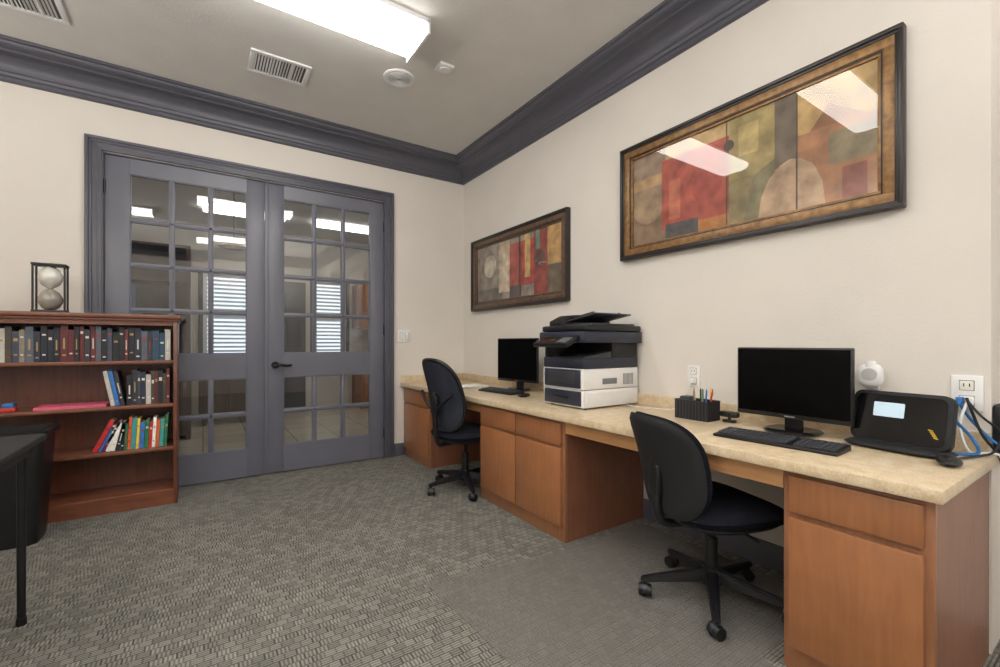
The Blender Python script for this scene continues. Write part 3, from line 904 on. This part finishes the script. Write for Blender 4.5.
b.pillow(0.15, 0.32, 0.022, M_blackm, n=3.5, mtx=Matrix.Translation((0.0, 0, 0.0115)), edge=8)
b.done()

# ------------------------------------------------------------------ printer
b = B('multifunction_printer')
px0, px1, py0, py1 = 1.845, 2.33, 1.885, 2.25
for x in (px0+0.04, px1-0.06):
    for y in (py0+0.03, py1-0.05): b.cyl((x, y, CT), (x, y, CZ1+0.012), 0.015, 0.015, M_black, 12)
b.box(px0+0.004, px1, py0, py1, 0.735, 0.838, M_white, 0.006)
b.box(px0, px1, py0, py1, 0.842, 0.965, M_white, 0.006)
b.box(px0+0.002, px1, py0-0.001, py1+0.001, 0.966, 1.030, M_navy, 0.008)
b.box(px0-0.008, px0+0.01, py0+0.02, py1-0.02, 0.745, 0.832, M_navy, 0.004)
b.box(px0-0.014, px0-0.004, py0+0.12, py1-0.12, 0.780, 0.800, M_black, 0.003)
b.box(px0-0.008, px0+0.01, py0+0.02, py1-0.02, 0.850, 0.960, M_navy, 0.004)
b.box(px0-0.012, px0-0.004, py0+0.06, py1-0.06, 0.875, 0.945, M_dgrey, 0.003)
b.box(px0+0.03, px1-0.02, py0-0.003, py0+0.004, 0.748, 0.826, M_white, 0.002)
b.box(px0+0.16, px1-0.20, py0-0.004, py0+0.002, 0.87, 0.905, M_grey, 0.002)
for i in range(8): b.box(px1-0.14+i*0.012, px1-0.135+i*0.012, py0-0.002, py0+0.002, 0.86, 0.93, M_grey)
# output cavity
b.box(px0+0.25, px1, py0+0.005, py1-0.005, 1.025, 1.135, M_black, 0.004)
b.box(px0+0.01, px0+0.27, py1-0.05, py1-0.005, 1.025, 1.135, M_black, 0.004)
b.poly([(px0+0.02, py0+0.01, 1.028), (px0+0.26, py0+0.01, 1.028), (px0+0.26, py0+0.01, 1.07), (px0+0.02, py0+0.01, 1.035)], (0, 0.30, 0), M_dgrey)
# scanner slab
b.box(px0-0.02, px1+0.006, py0-0.03, py1+0.02, 1.120, 1.190, M_navy, 0.010)
b.box(px0+0.0, px1+0.004, py0-0.025, py1+0.015, 1.192, 1.228, M_black, 0.010)
# control panel
Tc = Matrix.Translation((px0-0.02, 0, 1.135)) @ Matrix.Rotation(math.radians(-25), 4, 'Y')
b.box(-0.10, 0.01, py0+0.01, py1-0.04, 0.0, 0.028, M_black, 0.006, mtx=Tc)
b.box(-0.085, -0.02, py0+0.14, py1-0.08, 0.027, 0.030, M_gloss, mtx=Tc)
for i in range(3):
    for j in range(4): b.box(-0.085+i*0.022, -0.070+i*0.022, py0+0.03+j*0.022, py0+0.045+j*0.022, 0.027, 0.032, M_grey, mtx=Tc)
# document feeder
b.poly([(px0+0.05, py0, 1.223), (px1, py0, 1.223), (px1, py0, 1.280), (px0+0.30, py0, 1.308), (px0+0.14, py0, 1.300), (px0+0.05, py0, 1.26)], (0, 0.13, 0), M_black, bev=0.006, mtx=Matrix.Translation((0, 0.235, 0)))
Tt = Matrix.Translation((0, py0+0.25, 1.255)) @ Matrix.Rotation(math.radians(-9), 4, 'X')
b.box(px0+0.10, px1-0.06, -0.25, 0.0, 0.0, 0.010, M_dgrey, 0.003, mtx=Tt)
b.box(px0+0.14, px0+0.15, -0.20, -0.02, 0.01, 0.028, M_black, 0.001, mtx=Tt)
b.box(px1-0.11, px1-0.10, -0.20, -0.02, 0.01, 0.028, M_black, 0.001, mtx=Tt)
b.box(px0+0.07, px1-0.03, py0+0.0, py0+0.25, 1.225, 1.240, M_dgrey, 0.003)
b.done()

# pen organiser
b = B('desk_organizer')
ox, oy, w, d = 2.085, 1.26, 0.185, 0.11
z0, z1 = CT, CZ1+0.098
b.box(ox, ox+d, oy, oy+w, z0, z0+0.004, M_blackm)
for (x0, x1, y0, y1) in ((ox, ox+0.003, oy, oy+w), (ox+d-0.003, ox+d, oy, oy+w), (ox+0.003, ox+d-0.003, oy, oy+0.003), (ox+0.003, ox+d-0.003, oy+w-0.003, oy+w), (ox+0.003, ox+d-0.003, oy+w/2, oy+w/2+0.003)):
    b.box(x0, x1, y0, y1, z0+0.004, z1, M_blackm)
for i in range(10): b.box(ox-0.002, ox, oy+0.01+i*0.018, oy+0.013+i*0.018, z0, z1, M_dgrey)
b.tube([(ox, oy, z1), (ox+d, oy, z1), (ox+d, oy+w, z1), (ox, oy+w, z1)], 0.003, M_black, 6, sub=1, closed=True)
pens = [M_yellow, M_red, M_blue, M_grn, M_black, M_white, M_yellow, M_grey]
for i, pm in enumerate(pens):
    x = ox+0.03+random.random()*0.05; y = oy+0.02+i*0.009+(0.02 if i > 4 else 0)
    dx, dy = random.uniform(-0.02, 0.02), random.uniform(-0.02, 0.02)
    b.cyl((x, y, z0+0.006), (x+dx, y+dy, z0+0.130+random.random()*0.03), 0.0042, 0.0042, pm, 8)
    b.cyl((x+dx, y+dy, z0+0.130), (x+dx*1.1, y+dy*1.1, z0+0.163), 0.0042, 0.002, pm, 8)
b.box(ox+0.02, ox+0.08, oy+0.115, oy+0.17, z0+0.004, z0+0.115, M_dgrey, 0.004)
b.done()

# papers by far corner
b = B('paper_stack')
for i in range(5):
    b.box(-0.14, 0.14, -0.11, 0.11, i*0.002, i*0.002+0.0018, M_mat_paper, mtx=Matrix.Translation((2.0+random.uniform(-.01, .01), 3.50, CT)) @ Matrix.Rotation(random.uniform(-.2, .2), 4, 'Z'))
b.done()
b = B('webcam')
b.box(2.16, 2.19, 1.17, 1.23, CT, CZ1+0.015, M_black, 0.004)
b.cyl((2.175, 1.20, CZ1+0.012), (2.175, 1.20, CZ1+0.03), 0.008, 0.008, M_black, 10)
b.box(2.155, 2.195, 1.155, 1.245, CZ1+0.026, CZ1+0.056, M_black, 0.010)
b.cyl((2.150, 1.20, CZ1+0.041), (2.158, 1.20, CZ1+0.041), 0.012, 0.013, M_gloss, 16)
b.done()

# cables
b = B('power_cable')
b.tube([(XR-0.03, 1.507, 0.90), (XR-0.035, 1.53, 0.84), (XR-0.05, 1.60, 0.735), (2.24, 1.68, 0.7305), (2.20, 1.80, 0.7305), (2.22, 1.88, 0.735)], 0.0035, M_cabw, 8)
b.done()
b = B('network_cable')
b.tube([(XR-0.04, 0.42, 0.905), (XR-0.085, 0.425, 0.85), (XR-0.075, 0.38, 0.78), (2.25, 0.36, 0.736), (2.20, 0.40, 0.732), (2.20, 0.46, 0.735)], 0.0055, M_blue, 8)
b.tube([(XR-0.04, 0.395, 0.905), (XR-0.06, 0.36, 0.86), (XR-0.03, 0.315, 0.80), (XR-0.06, 0.33, 0.740), (2.22, 0.35, 0.732), (2.12, 0.38, 0.732), (2.06, 0.38, 0.735)], 0.004, M_black, 8)
b.tube([(XR-0.04, 0.42, 0.90), (XR-0.03, 0.39, 0.84), (XR-0.04, 0.35, 0.79), (2.33, 0.312, 0.74), (2.34, 0.305, 0.66), (2.36, 0.30, 0.5), (2.37, 0.30, 0.2), (2.36, 0.29, 0.007)], 0.005, M_blue, 8)
b.tube([(XR-0.04, 0.40, 0.90), (XR-0.08, 0.41, 0.82), (XR-0.09, 0.385, 0.735), (2.30, 0.34, 0.732), (2.315, 0.313, 0.715), (2.31, 0.308, 0.60), (2.33, 0.312, 0.4), (2.30, 0.308, 0.15), (2.33, 0.30, 0.01)], 0.0045, M_cabw, 8)
b.tube([(XR-0.04, 0.40, 0.92), (XR-0.06, 0.36, 0.80), (XR-0.03, 0.315, 0.70), (2.35, 0.303, 0.5), (2.33, 0.303, 0.3), (2.36, 0.28, 0.007), (2.42, 0.26, 0.007)], 0.0048, M_black, 8)
b.done()
# small black speaker on the return wall past the desk
b = B('wall_speaker')
b.box(2.362, 2.45, 0.285, 0.343, 0.72, 0.90, M_black, 0.012)
b.cyl((2.406, 0.286, 0.78), (2.406, 0.280, 0.78), 0.035, 0.035, M_dgrey)
b.cyl((2.406, 0.286, 0.855), (2.406, 0.280, 0.855), 0.018, 0.018, M_dgrey)
b.done()

# ------------------------------------------------------------------ bookcase
BX0, BX1, BY0, BY1 = -1.40, -0.150, 3.84, 4.16
b = B('bookcase')
b.box(BX0, BX0+0.022, BY0+0.002, BY1, 0, 1.285, M_bookv, 0.001)
b.box(BX1-0.022, BX1, BY0+0.002, BY1, 0, 1.285, M_bookv, 0.001)
b.box(BX0-0.02, BX1+0.025, BY0-0.025, BY1, 1.285, 1.312, M_book, 0.006)
b.box(BX0-0.008, BX1+0.010, BY0-0.010, BY1, 1.268, 1.285, M_book, 0.004)
b.box(BX0+0.022, BX1-0.022, BY1-0.008, BY1, 0.02, 1.27, M_bookv)
for z in (0.105, 0.40, 0.700, 1.000):
    b.box(BX0+0.022, BX1-0.022, BY0+0.005, BY1-0.008, z-0.022, z, M_book, 0.002)
b.box(BX0+0.022, BX1-0.022, BY0+0.004, BY0+0.022, 0.0, 0.084, M_book)
b.box(BX0+0.022, BX1-0.022, BY0+0.004, BY0+0.018, 1.24, 1.268, M_book)
b.done()

cols = [(38, 44, 58), (58, 66, 84), (30, 32, 36), (92, 36, 38), (110, 112, 116), (50, 50, 58), (40, 70, 92), (70, 62, 52), (24, 28, 40), (128, 120, 104), (48, 48, 52), (186, 182, 174), (46, 60, 56), (86, 92, 104)]
bm_d = [mat('book_cover_dark_%d' % i, c, 0.5, var=0.12, scale=30) for i, c in enumerate(cols)]
colsb = [(196, 40, 40), (230, 190, 60), (40, 110, 70), (240, 238, 230), (50, 110, 180), (210, 90, 40), (30, 34, 48), (120, 40, 90), (220, 216, 200), (60, 150, 150)]
bm_b = [mat('book_cover_bright_%d' % i, c, 0.45, var=0.08, scale=30) for i, c in enumerate(colsb)]
M_label = mat('book_spine_label', (214, 208, 196), 0.6)
M_labelg = mat('book_spine_gilt', (168, 142, 92), 0.4)
M_labelr = mat('book_spine_red', (150, 50, 44), 0.5)
def book(b, T, w, h, d, cov):
    """local: x thickness, y depth (0 = spine), z height"""
    b.box(0, w, 0, 0.002, 0, h, cov, mtx=T)
    b.box(0, 0.0015, 0.002, d, 0, h, cov, mtx=T); b.box(w-0.0015, w, 0.002, d, 0, h, cov, mtx=T)
    b.box(0.0015, w-0.0015, 0.002, d-0.003, 0.003, h-0.003, M_pages, mtx=T)
    k = random.random()
    lab = random.choice([M_label, M_labelg, M_labelr, M_label])
    if k < 0.6:
        z = h*random.uniform(0.60, 0.78); b.box(w*0.2, w*0.8, -0.0006, 0.0, z, z+h*random.uniform(0.04, 0.11), lab, mtx=T)
    if k > 0.3:
        z = h*random.uniform(0.1, 0.25); b.box(w*0.25, w*0.75, -0.0006, 0.0, z, z+h*0.04, lab, mtx=T)
    if k > 0.75:
        b.box(w*0.38, w*0.62, -0.0006, 0.0, h*0.35, h*0.65, lab, mtx=T)
ZE = 0.0008
b = B('row_of_books')   # top shelf
x = BX0+0.03
while x < BX1-0.060:
    w = random.uniform(0.020, 0.038); h = random.uniform(0.19, 0.235); d = random.uniform(0.14, 0.18)
    book(b, Matrix.Translation((x, BY0+0.035+random.uniform(0, 0.012), 1.0+ZE)), w, h, d, random.choice(bm_d))
    x += w+0.0015
b.done()
b = B('row_of_books')   # second shelf, right part, first ones leaning
x = -0.52
for i in range(3):
    T = Matrix.Translation((x+0.012, BY0+0.04, 0.7+ZE)) @ Matrix.Rotation(math.radians(-10), 4, 'Y')
    book(b, T, 0.022, 0.235, 0.16, [bm_d[11], bm_b[4], bm_d[5]][i]); x += 0.025
x += 0.018
while x < BX1-0.055:
    w = random.uniform(0.016, 0.032); h = random.uniform(0.20, 0.245)
    book(b, Matrix.Translation((x, BY0+0.04, 0.7+ZE)), w, h, 0.16, random.choice(bm_d)); x += w+0.001
b.done()
b = B('row_of_books')   # third shelf, leaning bright paperbacks
x = -0.60
for i in range(20):
    if x > BX1-0.06: break
    ang = 24 if i < 3 else (12 if i < 6 else 3)
    w = random.uniform(0.014, 0.026); h = random.uniform(0.17, 0.22)
    T = Matrix.Translation((x, BY0+0.04, 0.4+ZE+w*math.sin(math.radians(ang)))) @ Matrix.Rotation(math.radians(ang), 4, 'Y')
    book(b, T, w, h, 0.14, bm_b[(i*3+1) % len(bm_b)] if i % 3 else bm_b[i % len(bm_b)]); x += w/math.cos(math.radians(ang))+0.002
b.done()
M_pink = mat('book_cover_pink', (206, 92, 120), 0.5)
b = B('lying_book')
zb_ = 0.7+ZE
b.box(-0.87, -0.53, BY0+0.03, BY0+0.22, zb_, zb_+0.004, M_pink); b.box(-0.865, -0.535, BY0+0.034, BY0+0.22, zb_+0.004, zb_+0.014, M_pages)
b.box(-0.87, -0.53, BY0+0.03, BY0+0.22, zb_+0.014, zb_+0.018, M_pink); b.box(-0.87, -0.53, BY0+0.028, BY0+0.032, zb_, zb_+0.018, M_pink)
b.done()
b = B('toy_blocks')
b.box(-1.02, -0.95, BY0+0.05, BY0+0.12, zb_, zb_+0.025, M_red, 0.004)
b.box(-1.01, -0.96, BY0+0.055, BY0+0.115, zb_+0.025, zb_+0.050, M_blue, 0.004)
b.done()

# hourglass ornament
hx, hy, hz = -0.815, 3.98, 1.3125
b = B('hourglass_ornament', Matrix.Translation((hx, hy, hz)) @ Matrix.Diagonal((0.95, 0.95, 1.14, 1)))
s = 0.085
b.box(-s, s, -0.05, 0.05, 0, 0.016, M_black, 0.003)
b.box(-s, s, -0.05, 0.05, 0.262, 0.276, M_black, 0.003)
for dx in (-s+0.008, s-0.008):
    for dy in (-0.04, 0.04): b.cyl((dx, dy, 0.014), (dx, dy, 0.264), 0.006, 0.006, M_black, 10)
b.lathe([(0.02, 0.016), (0.045, 0.03), (0.062, 0.06), (0.062, 0.085), (0.045, 0.115), (0.010, 0.136)], (0, 0, 0), M_gun)
b.lathe([(0.010, 0.136), (0.045, 0.158), (0.062, 0.188), (0.062, 0.213), (0.045, 0.244), (0.02, 0.262)], (0, 0, 0), M_silver)
b.done()

# ------------------------------------------------------------------ black folding table & bin
b = B('folding_table')
tx0, tx1, ty0, ty1, tz = -1.32, -0.555, 1.45, 2.66, 0.735
b.box(tx0, tx1, ty0, ty1, tz-0.028, tz, M_blackm, 0.008)
b.box(tx0+0.04, tx1-0.03, ty0+0.05, ty0+0.07, tz-0.07, tz-0.028, M_black); b.box(tx0+0.04, tx1-0.03, ty1-0.09, ty1-0.07, tz-0.07, tz-0.028, M_black)
b.box(tx0+0.03, tx0+0.05, ty0+0.05, ty1-0.07, tz-0.07, tz-0.028, M_black); b.box(tx1-0.05, tx1-0.03, ty0+0.05, ty1-0.07, tz-0.07, tz-0.028, M_black)
for x in (tx0+0.05, tx1-0.045):
    for y in (ty0+0.08, ty1-0.135):
        b.cyl((x, y, 0.02), (x, y, tz-0.028), 0.013, 0.015, M_black, 16)
        b.cyl((x, y, 0.0), (x, y, 0.03), 0.017, 0.016, M_black, 16)
b.done()
b = B('waste_bin')
tb = bmesh.new()
def ring(w, d, z, r=0.05):
    pts = rr(w, d, r)
    return [tb.verts.new((-0.90+p[0], 3.60-d/2+p[1], z)) for p in pts]
rs = [ring(0.26, 0.24, 0.0), ring(0.33, 0.30, 0.60), ring(0.36, 0.33, 0.60), ring(0.36, 0.33, 0.63), ring(0.32, 0.29, 0.63), ring(0.25, 0.23, 0.02)]
for A, C in zip(rs, rs[1:]):
    n = len(A)
    for k in range(n): tb.faces.new([A[k], A[(k+1) % n], C[(k+1) % n], C[k]])
tb.faces.new(rs[0]); tb.faces.new(rs[-1])
b.add(tb, M_black, True); b.done()

# ------------------------------------------------------------------ world & camera
w = bpy.data.worlds.new('World'); scene.world = w; w.use_nodes = True
bg = w.node_tree.nodes['Background']
bg.inputs[0].default_value = (0.80, 0.90, 1.0, 1); bg.inputs[1].default_value = 1.6

cam = bpy.data.cameras.new('Camera'); co = bpy.data.objects.new('Camera', cam)
scene.collection.objects.link(co); scene.camera = co
cam.sensor_width = 36; cam.lens = 444*36/1000
cam.shift_y = 0.0095
cam.clip_start = 0.02
co.location = (0, 0, 1.12)
co.rotation_euler = (math.radians(90), 0, -math.atan(297/444))
